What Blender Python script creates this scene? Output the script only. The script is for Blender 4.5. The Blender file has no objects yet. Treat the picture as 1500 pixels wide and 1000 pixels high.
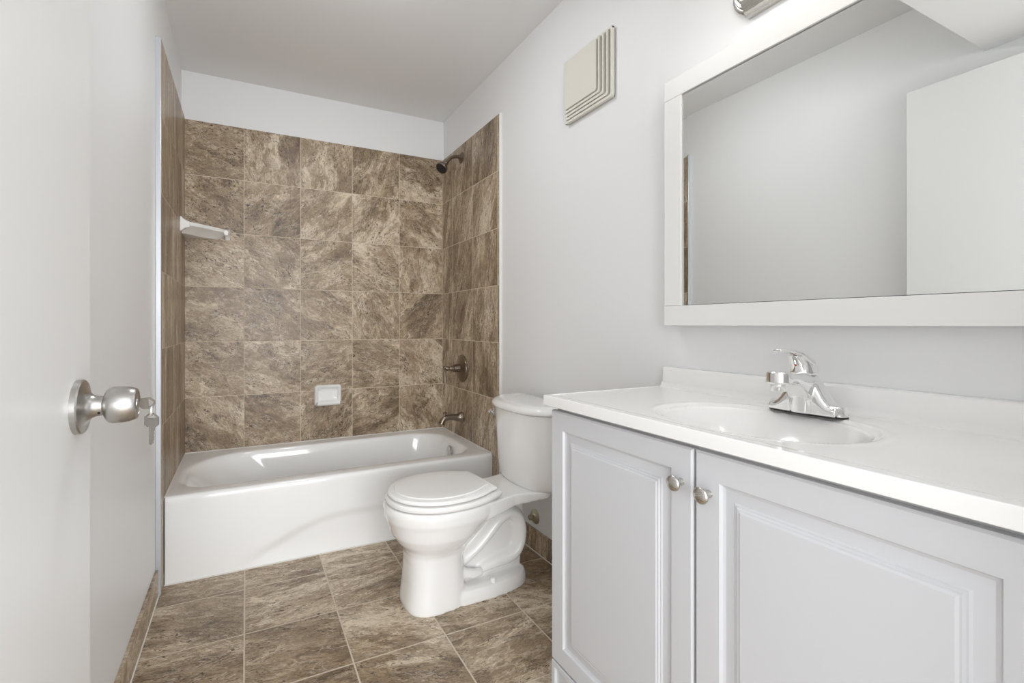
import bpy, bmesh, math, random
from mathutils import Vector, Matrix
PI = math.pi
C = bpy.context.scene.collection
SC = bpy.context.scene

# ---------------------------------------------------------------- camera
cam_d = bpy.data.cameras.new('camera'); cam = bpy.data.objects.new('camera', cam_d); C.objects.link(cam)
cam_d.sensor_width = 36.0; cam_d.lens = 685.85 / 1500 * 36
cam_d.shift_x = (750 - 689.6) / 1500; cam_d.shift_y = -(500 - 475.5) / 1500
cam_d.clip_start = 0.01
cam.location = (0.3026, 0.0, 1.0626); cam.rotation_euler = (PI/2, 0, -0.4471)
SC.camera = cam

# ---------------------------------------------------------------- light and exposure
SC.view_settings.view_transform = 'Standard'; SC.view_settings.look = 'None'
SC.view_settings.gamma = 1; SC.view_settings.use_curve_mapping = False
SC.view_settings.exposure = 1.0
w = bpy.data.worlds.new('world'); SC.world = w; w.use_nodes = True
w.node_tree.nodes['Background'].inputs[0].default_value = (0.93, 0.96, 1.0, 1)
w.node_tree.nodes['Background'].inputs[1].default_value = 1.15
LAMP = 3.0          # emission strength of the vanity shades

# added fill beyond the doorway, imitates daylight to brighten the back of the room
ld = bpy.data.lights.new('added_hall_fill', 'AREA'); ld.shape = 'RECTANGLE'; ld.size = 3.2; ld.size_y = 2.0
ld.energy = 80; ld.color = (0.97, 0.985, 1.0)
lo = bpy.data.objects.new('added_hall_fill', ld); C.objects.link(lo)
lo.location = (0.2, -3.4, 1.35); lo.rotation_euler = (PI/2, 0, -0.12)

# ---------------------------------------------------------------- node helpers
class NT:
    def __init__(s, name):
        s.m = bpy.data.materials.new(name); s.m.use_nodes = True; s.t = s.m.node_tree
        s.b = s.t.nodes['Principled BSDF']
    def n(s, typ, ins=None, **props):
        nd = s.t.nodes.new(typ)
        for k, v in props.items(): setattr(nd, k, v)
        for k, v in (ins or {}).items():
            if hasattr(v, 'is_linked') or hasattr(v, 'links'): s.t.links.new(v, nd.inputs[k])
            else: nd.inputs[k].default_value = v
        return nd
    def math(s, op, a, b=0.0, c=0.0):
        return s.n('ShaderNodeMath', {0: a, 1: b, 2: c}, operation=op).outputs[0]
    def mix(s, f, a, b, mode='MIX'):
        nd = s.n('ShaderNodeMix', None, data_type='RGBA', blend_type=mode)
        for i, v in ((0, f), (6, a), (7, b)):
            if hasattr(v, 'links'): s.t.links.new(v, nd.inputs[i])
            else: nd.inputs[i].default_value = v
        return nd.outputs[2]
    def ramp(s, f, stops):
        nd = s.n('ShaderNodeValToRGB', {0: f}); r = nd.color_ramp
        while len(r.elements) < len(stops): r.elements.new(0.5)
        for e, (p, c) in zip(r.elements, stops):
            e.position = p; e.color = c if len(c) == 4 else (*c, 1)
        return nd.outputs[0]
    def link(s, a, b): s.t.links.new(a, b)

def srgb(r, g, b):
    f = lambda v: (v/255/12.92) if v/255 <= 0.04045 else ((v/255+0.055)/1.055)**2.4
    return (f(r), f(g), f(b), 1)

def plain(name, col, rough, metal=0.0, noise=0.0, nscale=300.0, coat=0.0, spec=0.5, var=0.0):
    t = NT(name); b = t.b
    b.inputs['Base Color'].default_value = col; b.inputs['Roughness'].default_value = rough
    b.inputs['Metallic'].default_value = metal; b.inputs['Coat Weight'].default_value = coat
    b.inputs['Coat Roughness'].default_value = 0.05
    b.inputs['Specular IOR Level'].default_value = spec
    tc = t.n('ShaderNodeTexCoord').outputs['Object']
    if noise > 0:
        nz = t.n('ShaderNodeTexNoise', {'Vector': tc, 'Scale': nscale, 'Detail': 3.0})
        bp = t.n('ShaderNodeBump', {'Height': nz.outputs[0], 'Strength': noise, 'Distance': 0.001})
        t.link(bp.outputs[0], b.inputs['Normal'])
    if var > 0:
        nz = t.n('ShaderNodeTexNoise', {'Vector': tc, 'Scale': 9.0, 'Detail': 4.0})
        mr = t.n('ShaderNodeMapRange', {0: nz.outputs[0], 3: rough*(1-var), 4: rough*(1+var)})
        t.link(mr.outputs[0], b.inputs['Roughness'])
    return t.m

def tile_mat(name, pu, pv, ou, ov, mode, seed=0.0, grout=0.0022, gc=(212, 198, 176)):
    """stone-look porcelain tile with grout lines; UVs are metres"""
    t = NT(name)
    uv = t.n('ShaderNodeUVMap').outputs[0]
    sep = t.n('ShaderNodeSeparateXYZ', {0: uv})
    u = t.math('DIVIDE', t.math('SUBTRACT', sep.outputs[0], ou), pu)
    v = t.math('DIVIDE', t.math('SUBTRACT', sep.outputs[1], ov), pv)
    fu = t.math('FRACT', u); fv = t.math('FRACT', v)
    cu = t.math('FLOOR', u); cv = t.math('FLOOR', v)
    du = t.math('MULTIPLY', t.math('MINIMUM', fu, t.math('SUBTRACT', 1.0, fu)), pu)
    dv = t.math('MULTIPLY', t.math('MINIMUM', fv, t.math('SUBTRACT', 1.0, fv)), pv)
    d = t.math('MINIMUM', du, dv)
    gm = t.n('ShaderNodeMapRange', {0: d, 1: grout*0.45, 2: grout*0.75, 3: 1.0, 4: 0.0}).outputs[0]
    cell = t.n('ShaderNodeCombineXYZ', {0: cu, 1: cv, 2: seed})
    wn = t.n('ShaderNodeTexWhiteNoise', {'Vector': cell.outputs[0]}, noise_dimensions='3D')
    wc = t.n('ShaderNodeSeparateXYZ', {0: wn.outputs['Color']})
    loc = t.n('ShaderNodeCombineXYZ', {0: t.math('MULTIPLY', t.math('SUBTRACT', fu, 0.5), pu),
                                       1: t.math('MULTIPLY', t.math('SUBTRACT', fv, 0.5), pv), 2: 0.0})
    if mode == 'random':
        ang = t.math('ADD', t.math('MULTIPLY', wc.outputs[0], 1.5), 0.1); st = (3.6, 7.2, 1)
        ang = t.math('MULTIPLY', ang, t.math('SIGN', t.math('SUBTRACT', wc.outputs[1], 0.42)))
    elif mode == 'v':
        ang = t.math('ADD', t.math('MULTIPLY', t.math('SUBTRACT', wc.outputs[0], 0.5), 0.5), PI/2 - 0.15); st = (3.0, 10.5, 1)
    elif mode == 'vv':
        ang = t.math('ADD', t.math('MULTIPLY', t.math('SUBTRACT', wc.outputs[0], 0.5), 0.08), PI/2); st = (1.6, 16, 1)
    else:
        ang = t.math('ADD', t.math('MULTIPLY', t.math('SUBTRACT', wc.outputs[0], 0.5), 0.7), 0.12); st = (3.2, 9.0, 1)
    rot = t.n('ShaderNodeVectorRotate', {'Vector': loc.outputs[0], 'Angle': ang}, rotation_type='Z_AXIS')
    off = t.n('ShaderNodeVectorMath', {0: wn.outputs['Color'], 1: (37.0, 53.0, 71.0)}, operation='MULTIPLY')
    def stretch(s3):
        m = t.n('ShaderNodeVectorMath', {0: rot.outputs[0], 1: s3}, operation='MULTIPLY')
        return t.n('ShaderNodeVectorMath', {0: m.outputs[0], 1: off.outputs[0]}, operation='ADD').outputs[0]
    P = stretch(st)
    # wandering warp shared by the layers
    wz = t.n('ShaderNodeTexNoise', {'Vector': P, 'Scale': 1.6, 'Detail': 4.0, 'Roughness': 0.6})
    wv = t.n('ShaderNodeVectorMath', {0: wz.outputs['Color'], 1: (0.5, 0.5, 0.5)}, operation='SUBTRACT')
    wv = t.n('ShaderNodeVectorMath', {0: wv.outputs[0], 3: 1.5}, operation='SCALE')
    PW = t.n('ShaderNodeVectorMath', {0: P, 1: wv.outputs[0]}, operation='ADD').outputs[0]
    big = t.n('ShaderNodeTexNoise', {'Vector': PW, 'Scale': 0.85, 'Detail': 3.0, 'Roughness': 0.5, 'Distortion': 0.4}).outputs[0]
    mid = t.n('ShaderNodeTexNoise', {'Vector': PW, 'Scale': 3.4, 'Detail': 8.0, 'Roughness': 0.64, 'Distortion': 0.5}).outputs[0]
    fine = t.n('ShaderNodeTexNoise', {'Vector': PW, 'Scale': 15.0, 'Detail': 6.0, 'Roughness': 0.68}).outputs[0]
    val = t.math('ADD', t.math('MULTIPLY', big, 0.55), t.math('MULTIPLY', mid, 0.45))
    val = t.math('ADD', val, t.math('MULTIPLY', t.math('SUBTRACT', fine, 0.5), 0.42))
    val = t.math('ADD', val, t.math('MULTIPLY', t.math('SUBTRACT', wc.outputs[2], 0.5), 0.09))
    val = t.math('ADD', t.math('MULTIPLY', t.math('SUBTRACT', val, 0.5), 1.15), 0.525)
    col = t.ramp(val, [(0.29, srgb(88, 72, 55)), (0.41, srgb(128, 109, 87)), (0.50, srgb(159, 138, 112)),
                       (0.58, srgb(187, 167, 141)), (0.67, srgb(222, 207, 184))])
    # thin dark seams where a noise field crosses its middle
    def seam(scale, wdt, src=PW, dist=0.6):
        q = t.n('ShaderNodeTexNoise', {'Vector': src, 'Scale': scale, 'Detail': 5.0, 'Roughness': 0.62, 'Distortion': dist}).outputs[0]
        a = t.math('ABSOLUTE', t.math('SUBTRACT', q, 0.5))
        return t.n('ShaderNodeMapRange', {0: a, 1: 0.0, 2: wdt, 3: 1.0, 4: 0.0}).outputs[0]
    gate = t.n('ShaderNodeMapRange', {0: t.n('ShaderNodeTexNoise', {'Vector': P, 'Scale': 2.3, 'Detail': 3.0}).outputs[0], 1: 0.44, 2: 0.56, 3: 0.0, 4: 1.0}).outputs[0]
    s1 = t.math('MULTIPLY', seam(1.4, 0.026), gate)
    col = t.mix(t.math('MULTIPLY', s1, 0.85), col, srgb(84, 68, 55))
    s2 = t.math('MULTIPLY', seam(3.3, 0.028), t.math('SUBTRACT', 1.0, gate))
    col = t.mix(t.math('MULTIPLY', s2, 0.6), col, srgb(112, 94, 77))
    # pale threads
    s3 = t.math('MULTIPLY', seam(2.6, 0.024, P, 1.6), gate)
    col = t.mix(t.math('MULTIPLY', s3, 0.55), col, srgb(222, 211, 195))
    # small pits, clustered
    pit = t.n('ShaderNodeTexNoise', {'Vector': stretch((st[0]*0.8 + 2, st[1]*0.8 + 1, 1)), 'Scale': 13.0, 'Detail': 3.0, 'Roughness': 0.6, 'Distortion': 0.8}).outputs[0]
    pitm = t.n('ShaderNodeMapRange', {0: pit, 1: 0.595, 2: 0.622, 3: 0.0, 4: 1.0}).outputs[0]
    gate2 = t.n('ShaderNodeMapRange', {0: t.n('ShaderNodeTexNoise', {'Vector': P, 'Scale': 1.5, 'Detail': 2.0, 'W': 3.0}, noise_dimensions='4D').outputs[0], 1: 0.46, 2: 0.58, 3: 0.12, 4: 1.0}).outputs[0]
    col = t.mix(t.math('MULTIPLY', t.math('MULTIPLY', pitm, gate2), 0.9), col, srgb(58, 46, 37))
    col = t.mix(gm, col, srgb(*gc))
    t.link(col, t.b.inputs['Base Color'])
    t.link(t.n('ShaderNodeMapRange', {0: gm, 3: 0.36, 4: 0.85}).outputs[0], t.b.inputs['Roughness'])
    h = t.math('SUBTRACT', t.math('MULTIPLY', mid, 0.25), t.math('MULTIPLY', gm, 1.2))
    t.link(t.n('ShaderNodeBump', {'Height': h, 'Strength': 0.35, 'Distance': 0.0012}).outputs[0], t.b.inputs['Normal'])
    return t.m

def brushed(name, col, rough):
    t = NT(name); t.b.inputs['Metallic'].default_value = 1
    tc = t.n('ShaderNodeTexCoord').outputs['Object']
    m = t.n('ShaderNodeVectorMath', {0: tc, 1: (900, 40, 900)}, operation='MULTIPLY').outputs[0]
    nz = t.n('ShaderNodeTexNoise', {'Vector': m, 'Scale': 1.0, 'Detail': 2.0}).outputs[0]
    t.b.inputs['Base Color'].default_value = col
    t.link(t.n('ShaderNodeMapRange', {0: nz, 3: rough*0.75, 4: rough*1.3}).outputs[0], t.b.inputs['Roughness'])
    return t.m

M = {}
M['paint'] = plain('wall_paint', srgb(240, 240, 240), 0.42, noise=0.12, nscale=160, spec=0.35)
M['ceil'] = plain('ceiling_paint', srgb(246, 246, 246), 0.75, noise=0.15, nscale=200, spec=0.2)
M['doorpaint'] = plain('door_paint', srgb(238, 238, 237), 0.38, noise=0.05, nscale=90, spec=0.35)
M['trimwhite'] = plain('white_trim', srgb(236, 235, 231), 0.3)
M['frame'] = plain('mirror_frame_paint', srgb(240, 239, 236), 0.35, noise=0.04, nscale=60)
M['porcelain'] = plain('porcelain', srgb(247, 246, 244), 0.10, coat=0.6)
M['enamel'] = plain('tub_enamel', srgb(250, 250, 249), 0.10, coat=0.5)
M['seat'] = plain('seat_plastic', srgb(246, 245, 243), 0.22)
M['marble'] = plain('cultured_marble', srgb(247, 246, 244), 0.13, coat=0.4)
M['cab'] = plain('cabinet_foil', srgb(211, 212, 215), 0.36, noise=0.03, nscale=80)
M['cabin'] = plain('cabinet_inside', srgb(150, 146, 140), 0.6)
M['chrome'] = plain('chrome', (0.88, 0.88, 0.88, 1), 0.05, metal=1, var=0.3)
M['nickel'] = brushed('brushed_nickel', (0.62, 0.60, 0.57, 1), 0.26)
M['steel'] = brushed('satin_steel', (0.52, 0.505, 0.485, 1), 0.30)
M['bronze'] = brushed('aged_nickel', (0.27, 0.225, 0.18, 1), 0.30)
M['key'] = plain('key_metal', (0.36, 0.345, 0.32, 1), 0.40, metal=0.9, noise=0.15, nscale=400)
M['black'] = plain('black_rubber', srgb(32, 30, 29), 0.5, noise=0.1)
M['red'] = plain('red_dot', srgb(190, 80, 30), 0.4)
M['silver'] = plain('silver_edge', srgb(212, 215, 220), 0.30, metal=0.55)
M['vent'] = plain('fan_plastic', srgb(226, 223, 212), 0.4)
M['ventshade'] = plain('fan_slot_shade', srgb(22, 20, 18), 0.8)  # near-black colour stands in for the shade inside the fan slots
M['caulk'] = plain('caulk', srgb(226, 222, 214), 0.5)
M['brass'] = plain('dull_brass', (0.55, 0.52, 0.42, 1), 0.32, metal=1)
M['mirror'] = plain('mirror_glass', (0.90, 0.915, 0.905, 1), 0.0, metal=1)
t = NT('lamp_glass'); t.b.inputs['Base Color'].default_value = (0.9, 0.88, 0.84, 1)
t.b.inputs['Emission Color'].default_value = (1.0, 0.98, 0.95, 1); t.b.inputs['Emission Strength'].default_value = LAMP
M['lamp'] = t.m
M['floor'] = tile_mat('floor_tile', 0.3108, 0.302, 0.2966, 1.4838, 'h', 1.0, 0.0042, (206, 194, 176))
M['tback'] = tile_mat('tub_back_tile', 0.3072, 0.3072, 1.52, 0.9674, 'random', 2.0, 0.0027)
M['tright'] = tile_mat('tub_side_tile', 0.3072, 0.3072, 2.2073, 0.9674, 'v', 3.0, 0.0036)
M['tleft'] = tile_mat('tub_left_tile', 0.3072, 0.3072, 2.2073, 0.9674, 'vv', 4.0, 0.0030)
M['base'] = tile_mat('base_tile', 0.3108, 3.0, 0.10, -0.5, 'h', 5.0, 0.0030)
M['baser'] = tile_mat('base_tile_right', 0.3108, 3.0, 0.10, -0.5, 'v', 6.0, 0.0030)

# ---------------------------------------------------------------- mesh helpers
def finish(name, bm, mat, parent=None, smooth=None, bevel=0.0, seg=2):
    me = bpy.data.meshes.new(name)
    bmesh.ops.recalc_face_normals(bm, faces=bm.faces)
    bm.to_mesh(me); bm.free()
    for mm in (mat if isinstance(mat, (list, tuple)) else [mat]): me.materials.append(mm)
    o = bpy.data.objects.new(name, me); C.objects.link(o)
    if parent: o.parent = parent; o.matrix_parent_inverse = Matrix.Translation(-parent.location)
    if smooth is not None:
        me.shade_smooth(); me.set_sharp_from_angle(angle=math.radians(smooth))
    if bevel:
        b = o.modifiers.new('bevel', 'BEVEL'); b.width = bevel; b.segments = seg; b.limit_method = 'ANGLE'
        b.angle_limit = math.radians(40); b.harden_normals = False
        me.shade_smooth(); me.set_sharp_from_angle(angle=math.radians(50))
    return o
def thing(name, label, cat, loc, group=None):
    o = bpy.data.objects.new(name, None); C.objects.link(o); o.location = loc
    o.empty_display_size = 0.05; o['label'] = label; o['category'] = cat
    if group: o['group'] = group
    bpy.context.view_layer.update(); return o
def tag(o, label, cat, group=None):
    o['label'] = label; o['category'] = cat
    if group: o['group'] = group
    return o
def struct(o): o['kind'] = 'structure'; return o
def box(bm, x0, x1, y0, y1, z0, z1):
    vs = [bm.verts.new((x, y, z)) for x in (x0, x1) for y in (y0, y1) for z in (z0, z1)]
    for f in ((0,1,3,2), (4,6,7,5), (0,4,5,1), (2,3,7,6), (0,2,6,4), (1,5,7,3)): bm.faces.new([vs[i] for i in f])
    return vs
def loft(bm, loops, cap0=True, cap1=True, closed=True):
    rows = [[bm.verts.new(p) for p in lp] for lp in loops]
    n = len(rows[0])
    for a, b in zip(rows, rows[1:]):
        for i in range(n if closed else n-1):
            j = (i+1) % n
            bm.faces.new((a[i], a[j], b[j], b[i]))
    if cap0: bm.faces.new(list(reversed(rows[0])))
    if cap1: bm.faces.new(rows[-1])
    return rows
def frame_of(d):
    d = Vector(d).normalized(); u = Vector((0,0,1)) if abs(d.z) < 0.9 else Vector((1,0,0))
    a = d.cross(u).normalized(); return a, a.cross(d).normalized()
def lathe(bm, prof, origin, axis, n=40, cap=True):
    """prof: list of (distance along axis, radius)"""
    a, b = frame_of(axis); d = Vector(axis).normalized(); o = Vector(origin)
    loops = [[o + d*h + (a*math.cos(2*PI*i/n) + b*math.sin(2*PI*i/n))*max(r, 1e-4) for i in range(n)] for h, r in prof]
    loft(bm, loops, cap, cap)
def tube(bm, pts, rad, n=20, sx=1.0, sub=4, side=None):
    """smooth tube through pts; rad number or list; sx widens along the side axis"""
    P = [Vector(p) for p in pts]; R = rad if isinstance(rad, (list, tuple)) else [rad]*len(P)
    Q, S = [], []
    for i in range(len(P)-1):
        p0, p1, p2, p3 = P[max(i-1,0)], P[i], P[i+1], P[min(i+2, len(P)-1)]
        for k in range(sub):
            t = k/sub
            Q.append(0.5*((2*p1) + (p2-p0)*t + (2*p0-5*p1+4*p2-p3)*t*t + (3*p1-p0-3*p2+p3)*t**3)); S.append(R[i]+(R[i+1]-R[i])*t)
    Q.append(P[-1]); S.append(R[-1])
    loops = []; prev = None
    for i, q in enumerate(Q):
        d = (Q[min(i+1, len(Q)-1)] - Q[max(i-1, 0)]).normalized()
        if side is not None: a = Vector(side)
        elif prev is None: a = frame_of(d)[0]
        else: a = (prev - d*prev.dot(d)).normalized()
        prev = a; b = d.cross(a).normalized()
        loops.append([q + a*math.cos(2*PI*k/n)*S[i]*sx + b*math.sin(2*PI*k/n)*S[i] for k in range(n)])
    loft(bm, loops)
def sup(cx, cy, a, b, z, n=64, e=2.0, af=None):
    """superellipse loop; af = radius on the -x side"""
    out = []
    for i in range(n):
        t = 2*PI*i/n; c, s = math.cos(t), math.sin(t)
        ax = a if c >= 0 or af is None else af
        out.append((cx + ax*math.copysign(abs(c)**(2/e), c), cy + b*math.copysign(abs(s)**(2/e), s), z))
    return out
def rrect(x0, x1, y0, y1, r, z, k=10, m=24, ms=12):
    """rounded rectangle, r = radii (x0y0, x1y0, x1y1, x0y1), counter-clockwise from the y0 side"""
    if not isinstance(r, (list, tuple)): r = (r,)*4
    out = []
    cs = [(x0+r[0], y0+r[0], PI, r[0]), (x1-r[1], y0+r[1], 1.5*PI, r[1]), (x1-r[2], y1-r[2], 0, r[2]), (x0+r[3], y1-r[3], 0.5*PI, r[3])]
    for i, (cx, cy, a0, rr) in enumerate(cs):
        arc = [(cx+rr*math.cos(a0+0.5*PI*j/k), cy+rr*math.sin(a0+0.5*PI*j/k)) for j in range(k+1)]
        out += [(x, y, z) for x, y in arc]
        nx = cs[(i+1) % 4]; q = (nx[0]+nx[3]*math.cos(nx[2]), nx[1]+nx[3]*math.sin(nx[2])); p = arc[-1]
        mm = m if i % 2 == 0 else ms
        out += [(p[0]+(q[0]-p[0])*j/mm, p[1]+(q[1]-p[1])*j/mm, z) for j in range(1, mm)]
    return out
def uvbox(o, axes):
    """write metre UVs from the vertex positions: axes = pair of axis indices"""
    me = o.data; uv = me.uv_layers.new(name='UVMap')
    for l in me.loops:
        co = me.vertices[l.vertex_index].co; uv.data[l.index].uv = (co[axes[0]], co[axes[1]])
def sm(a, b, x):
    t = min(max((x-a)/(b-a), 0), 1); return t*t*(3-2*t)
def remesh(o, voxel, smooth=6, factor=0.5):
    r = o.modifiers.new('fuse', 'REMESH'); r.mode = 'VOXEL'; r.voxel_size = voxel; r.use_smooth_shade = True
    s = o.modifiers.new('soften', 'SMOOTH'); s.iterations = smooth; s.factor = factor

W, D, ZC = 1.52, 2.988, 2.4606
WX, LX, BY = 1.533, -0.018, 3.0       # painted wall planes behind the tile
YE = 2.19                              # front edge of the tub tile
ZT = 2.19

# ---------------------------------------------------------------- room shell
bm = bmesh.new(); box(bm, -0.6, 2.2, -1.6, BY+0.1, -0.08, 0)
fl = struct(finish('floor', bm, M['floor'])); uvbox(fl, (0, 1))
bm = bmesh.new(); box(bm, LX-0.1, WX+0.1, -0.08, BY+0.1, ZC, ZC+0.1)
struct(finish('ceiling', bm, M['ceil']))
bm = bmesh.new(); box(bm, LX, WX, 0.05, 0.80, 2.157, ZC)
struct(finish('ceiling', bm, M['paint']))                     # lowered ceiling by the door
bm = bmesh.new(); box(bm, LX-0.1, LX, -0.08, BY, 0, ZC)
wl = struct(finish('wall_left', bm, M['paint']))
bm = bmesh.new(); box(bm, WX, WX+0.1, -0.08, BY, 0, ZC)
wr = struct(finish('wall_right', bm, M['paint']))
bm = bmesh.new(); box(bm, LX-0.1, WX+0.1, BY, BY+0.1, 0, ZC)
wb = struct(finish('wall_back', bm, M['paint']))
bm = bmesh.new(); box(bm, 0.95, WX, -0.08, 0.05, 0, ZC); box(bm, LX, 0.95, -0.08, 0.05, 2.10, ZC)
struct(finish('wall_front', bm, M['paint']))
# tile cladding
bm = bmesh.new(); box(bm, LX, WX, D, BY, 0.0, ZT)
o = finish('tile_panel', bm, M['tback'], wb); uvbox(o, (0, 2)); o['label'] = 'brown stone look wall tile'
bm = bmesh.new(); box(bm, LX, 0, YE, D, 0.0, ZT)
o = finish('tile_panel', bm, M['tleft'], wl); uvbox(o, (1, 2)); o['label'] = 'brown streaked wall tile'
bm = bmesh.new(); box(bm, W, WX, YE, D, 0.0, ZT)
o = finish('tile_panel', bm, M['tright'], wr); uvbox(o, (1, 2)); o['label'] = 'brown stone look wall tile'
bm = bmesh.new(); box(bm, LX, 0.001, YE-0.007, YE, 0.0, ZT+0.002)
o = finish('tile_edge_trim', bm, M['silver'], wl, bevel=0.002); o['label'] = 'silver metal tile edge'
bm = bmesh.new(); box(bm, W-0.001, WX, YE-0.010, YE, 0.0, ZT+0.002); box(bm, WX-0.003, WX, YE-0.016, YE-0.010, 0.0, ZT+0.002)
o = finish('tile_edge_trim', bm, M['trimwhite'], wr, bevel=0.002); o['label'] = 'white tile edge strip'
# tile skirting
bm = bmesh.new(); box(bm, LX, LX+0.010, -0.08, YE-0.007, 0, 0.103)
o = struct(finish('baseboard_left', bm, M['base'], bevel=0.0015)); uvbox(o, (1, 2))
bm = bmesh.new(); box(bm, WX-0.010, WX, 1.08, YE-0.016, 0, 0.103)
o = struct(finish('baseboard_right', bm, M['baser'], bevel=0.0015)); uvbox(o, (1, 2))
# caulk beads along floor and tub edge
bm = bmesh.new()
tube(bm, [(LX+0.011, 0.1, 0.001), (LX+0.011, YE, 0.001)], 0.003, n=8)
tube(bm, [(WX-0.011, 1.1, 0.001), (WX-0.011, YE, 0.001)], 0.003, n=8)
tube(bm, [(0.0, 2.256, 0.001), (1.52, 2.256, 0.001)], 0.0035, n=8)
struct(finish('trim_1', bm, M['caulk'], smooth=60))
bm = bmesh.new()
tube(bm, [(0.001, 2.262, 0.359), (0.001, 2.986, 0.359), (1.519, 2.986, 0.359), (1.519, 2.262, 0.359)], 0.003, n=8, sub=1)
struct(finish('trim_2', bm, M['caulk'], smooth=60))

# ---------------------------------------------------------------- door with knob and keys
DX = 0.058
bm = bmesh.new(); box(bm, DX-0.040, DX, 0.10, 1.02, 0.012, 2.07)
door = struct(finish('door_1', bm, M['doorpaint'], bevel=0.0015))
KY, KZ = 0.95, 0.9307
bm = bmesh.new()
lathe(bm, [(0, 0.0437), (0.0075, 0.0437), (0.0095, 0.042), (0.011, 0.036), (0.014, 0.026), (0.019, 0.0195), (0.026, 0.0165), (0.036, 0.0158), (0.042, 0.0158)], (DX, KY, KZ), (1, 0, 0), 56)
lathe(bm, [(0.034, 0.0152), (0.036, 0.019), (0.039, 0.0245), (0.043, 0.0285), (0.048, 0.0300), (0.060, 0.0300), (0.070, 0.0285), (0.078, 0.0262), (0.080, 0.0245), (0.081, 0.020), (0.0795, 0.0195), (0.0795, 0.0085), (0.081, 0.008), (0.081, 0.001)], (DX, KY, KZ), (1, 0, 0), 56)
kn = finish('door_knob', bm, M['steel'], door, smooth=35); kn['label'] = 'satin steel keyed door knob'
bm = bmesh.new(); lathe(bm, [(0, 0.002), (0.001, 0.002)], (DX+0.031, KY-0.013, KZ-0.0095), (0, -0.8, -0.55), 12)
finish('set_screw_hole', bm, M['black'], kn)
bm = bmesh.new(); box(bm, DX-0.032, DX-0.008, 1.019, 1.0215, KZ-0.028, KZ+0.028)
finish('latch_plate', bm, M['steel'], door, bevel=0.001)
KX = DX + 0.081
keys = thing('keys', 'pair of keys on a small ring, one in the door knob and one hanging below', 'keys', (KX, KY, KZ))
def poly_plate(bm, pts, y0, y1, hole=None):
    """flat plate in the XZ plane with optional hole of the same vertex count"""
    if hole is None:
        loft(bm, [[(x, y0, z) for x, z in pts], [(x, y1, z) for x, z in pts]])
        return
    n = len(pts)
    r = [[bm.verts.new((x, y, z)) for x, z in lp] for lp, y in ((pts, y0), (pts, y1), (hole, y1), (hole, y0))]
    for a in range(4):
        b = (a+1) % 4
        for i in range(n):
            j = (i+1) % n; bm.faces.new((r[a][i], r[a][j], r[b][j], r[b][i]))
bm = bmesh.new()
o8 = [(0.002, 0.0085), (0.013, 0.0105), (0.0165, 0.0105), (0.0235, 0.003), (0.0235, -0.003), (0.0165, -0.0115), (0.0045, -0.0115), (0.0, -0.006)]
h8 = [(0.0135, 0.0065), (0.0140, 0.0070), (0.0160, 0.0070), (0.0205, 0.0015), (0.0205, -0.0015), (0.0160, -0.0065), (0.0140, -0.0065), (0.0135, -0.006)]
poly_plate(bm, [(KX+0.001+x, KZ+z) for x, z in o8], KY-0.001, KY+0.001, [(KX+0.001+x, KZ+z) for x, z in h8])
box(bm, KX-0.012, KX+0.003, KY-0.0009, KY+0.0009, KZ-0.0035, KZ+0.0035)
for i in range(6): box(bm, KX+0.008, KX+0.0105, KY-0.0013, KY-0.0009, KZ-0.008+i*0.0026, KZ-0.0066+i*0.0026)
bmesh.ops.rotate(bm, verts=bm.verts, cent=(KX, KY, KZ), matrix=Matrix.Rotation(math.radians(24), 3, 'X'))
finish('key', bm, M['key'], keys, bevel=0.0003, seg=1)
RX = KX + 0.0185
bm = bmesh.new(); pts = [(RX + 0.0018*math.cos(a)*0, KY + 0.0035*math.sin(a), KZ-0.0145 + 0.0078*math.cos(a)) for a in [2*PI*i/24 for i in range(24)]]
loops = []
for i, p in enumerate(pts):
    a = 2*PI*i/24; rd = Vector((0, 0.45*math.sin(a), math.cos(a))).normalized()
    loops.append([Vector(p) + rd*0.0011*math.cos(2*PI*k/8) + Vector((1, 0, 0))*0.0022*math.sin(2*PI*k/8) for k in range(8)])
loft(bm, loops + [loops[0]], False, False); bmesh.ops.remove_doubles(bm, verts=bm.verts, dist=1e-6)
finish('key_ring', bm, M['chrome'], keys, smooth=60)
bm = bmesh.new(); cx = RX + 0.0005; zt = KZ - 0.0185
o8 = [(-0.0035, 0.001), (0.0035, 0.001), (0.0125, -0.006), (0.0125, -0.0185), (0.0075, -0.0225), (-0.0075, -0.0225), (-0.0125, -0.0185), (-0.0125, -0.006)]
h8 = [(-0.0030, -0.0015), (0.0030, -0.0015), (0.0085, -0.006), (0.0080, -0.0072), (0.0040, -0.0076), (-0.0040, -0.0076), (-0.0080, -0.0072), (-0.0085, -0.006)]
poly_plate(bm, [(cx+x, zt+z) for x, z in o8], KY-0.001, KY+0.001, [(cx+x, zt+z) for x, z in h8])
bl = [(-0.0045, -0.022), (-0.0045, -0.051), (-0.001, -0.0535), (0.0015, -0.051), (0.0032, -0.0500), (0.0020, -0.047), (0.0036, -0.045), (0.0026, -0.042), (0.0040, -0.040),
      (0.0030, -0.037), (0.0042, -0.034), (0.0034, -0.031), (0.0048, -0.028), (0.0052, -0.025), (0.0075, -0.022)]
poly_plate(bm, [(cx+x, zt+z) for x, z in bl], KY-0.001, KY+0.001)
box(bm, cx-0.0030, cx-0.0018, KY-0.0014, KY-0.0009, zt-0.050, zt-0.023)
bmesh.ops.rotate(bm, verts=bm.verts, cent=(cx, KY, zt), matrix=Matrix.Rotation(math.radians(-26), 3, 'Z'))
finish('key', bm, M['key'], keys, bevel=0.0003, seg=1)

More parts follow.
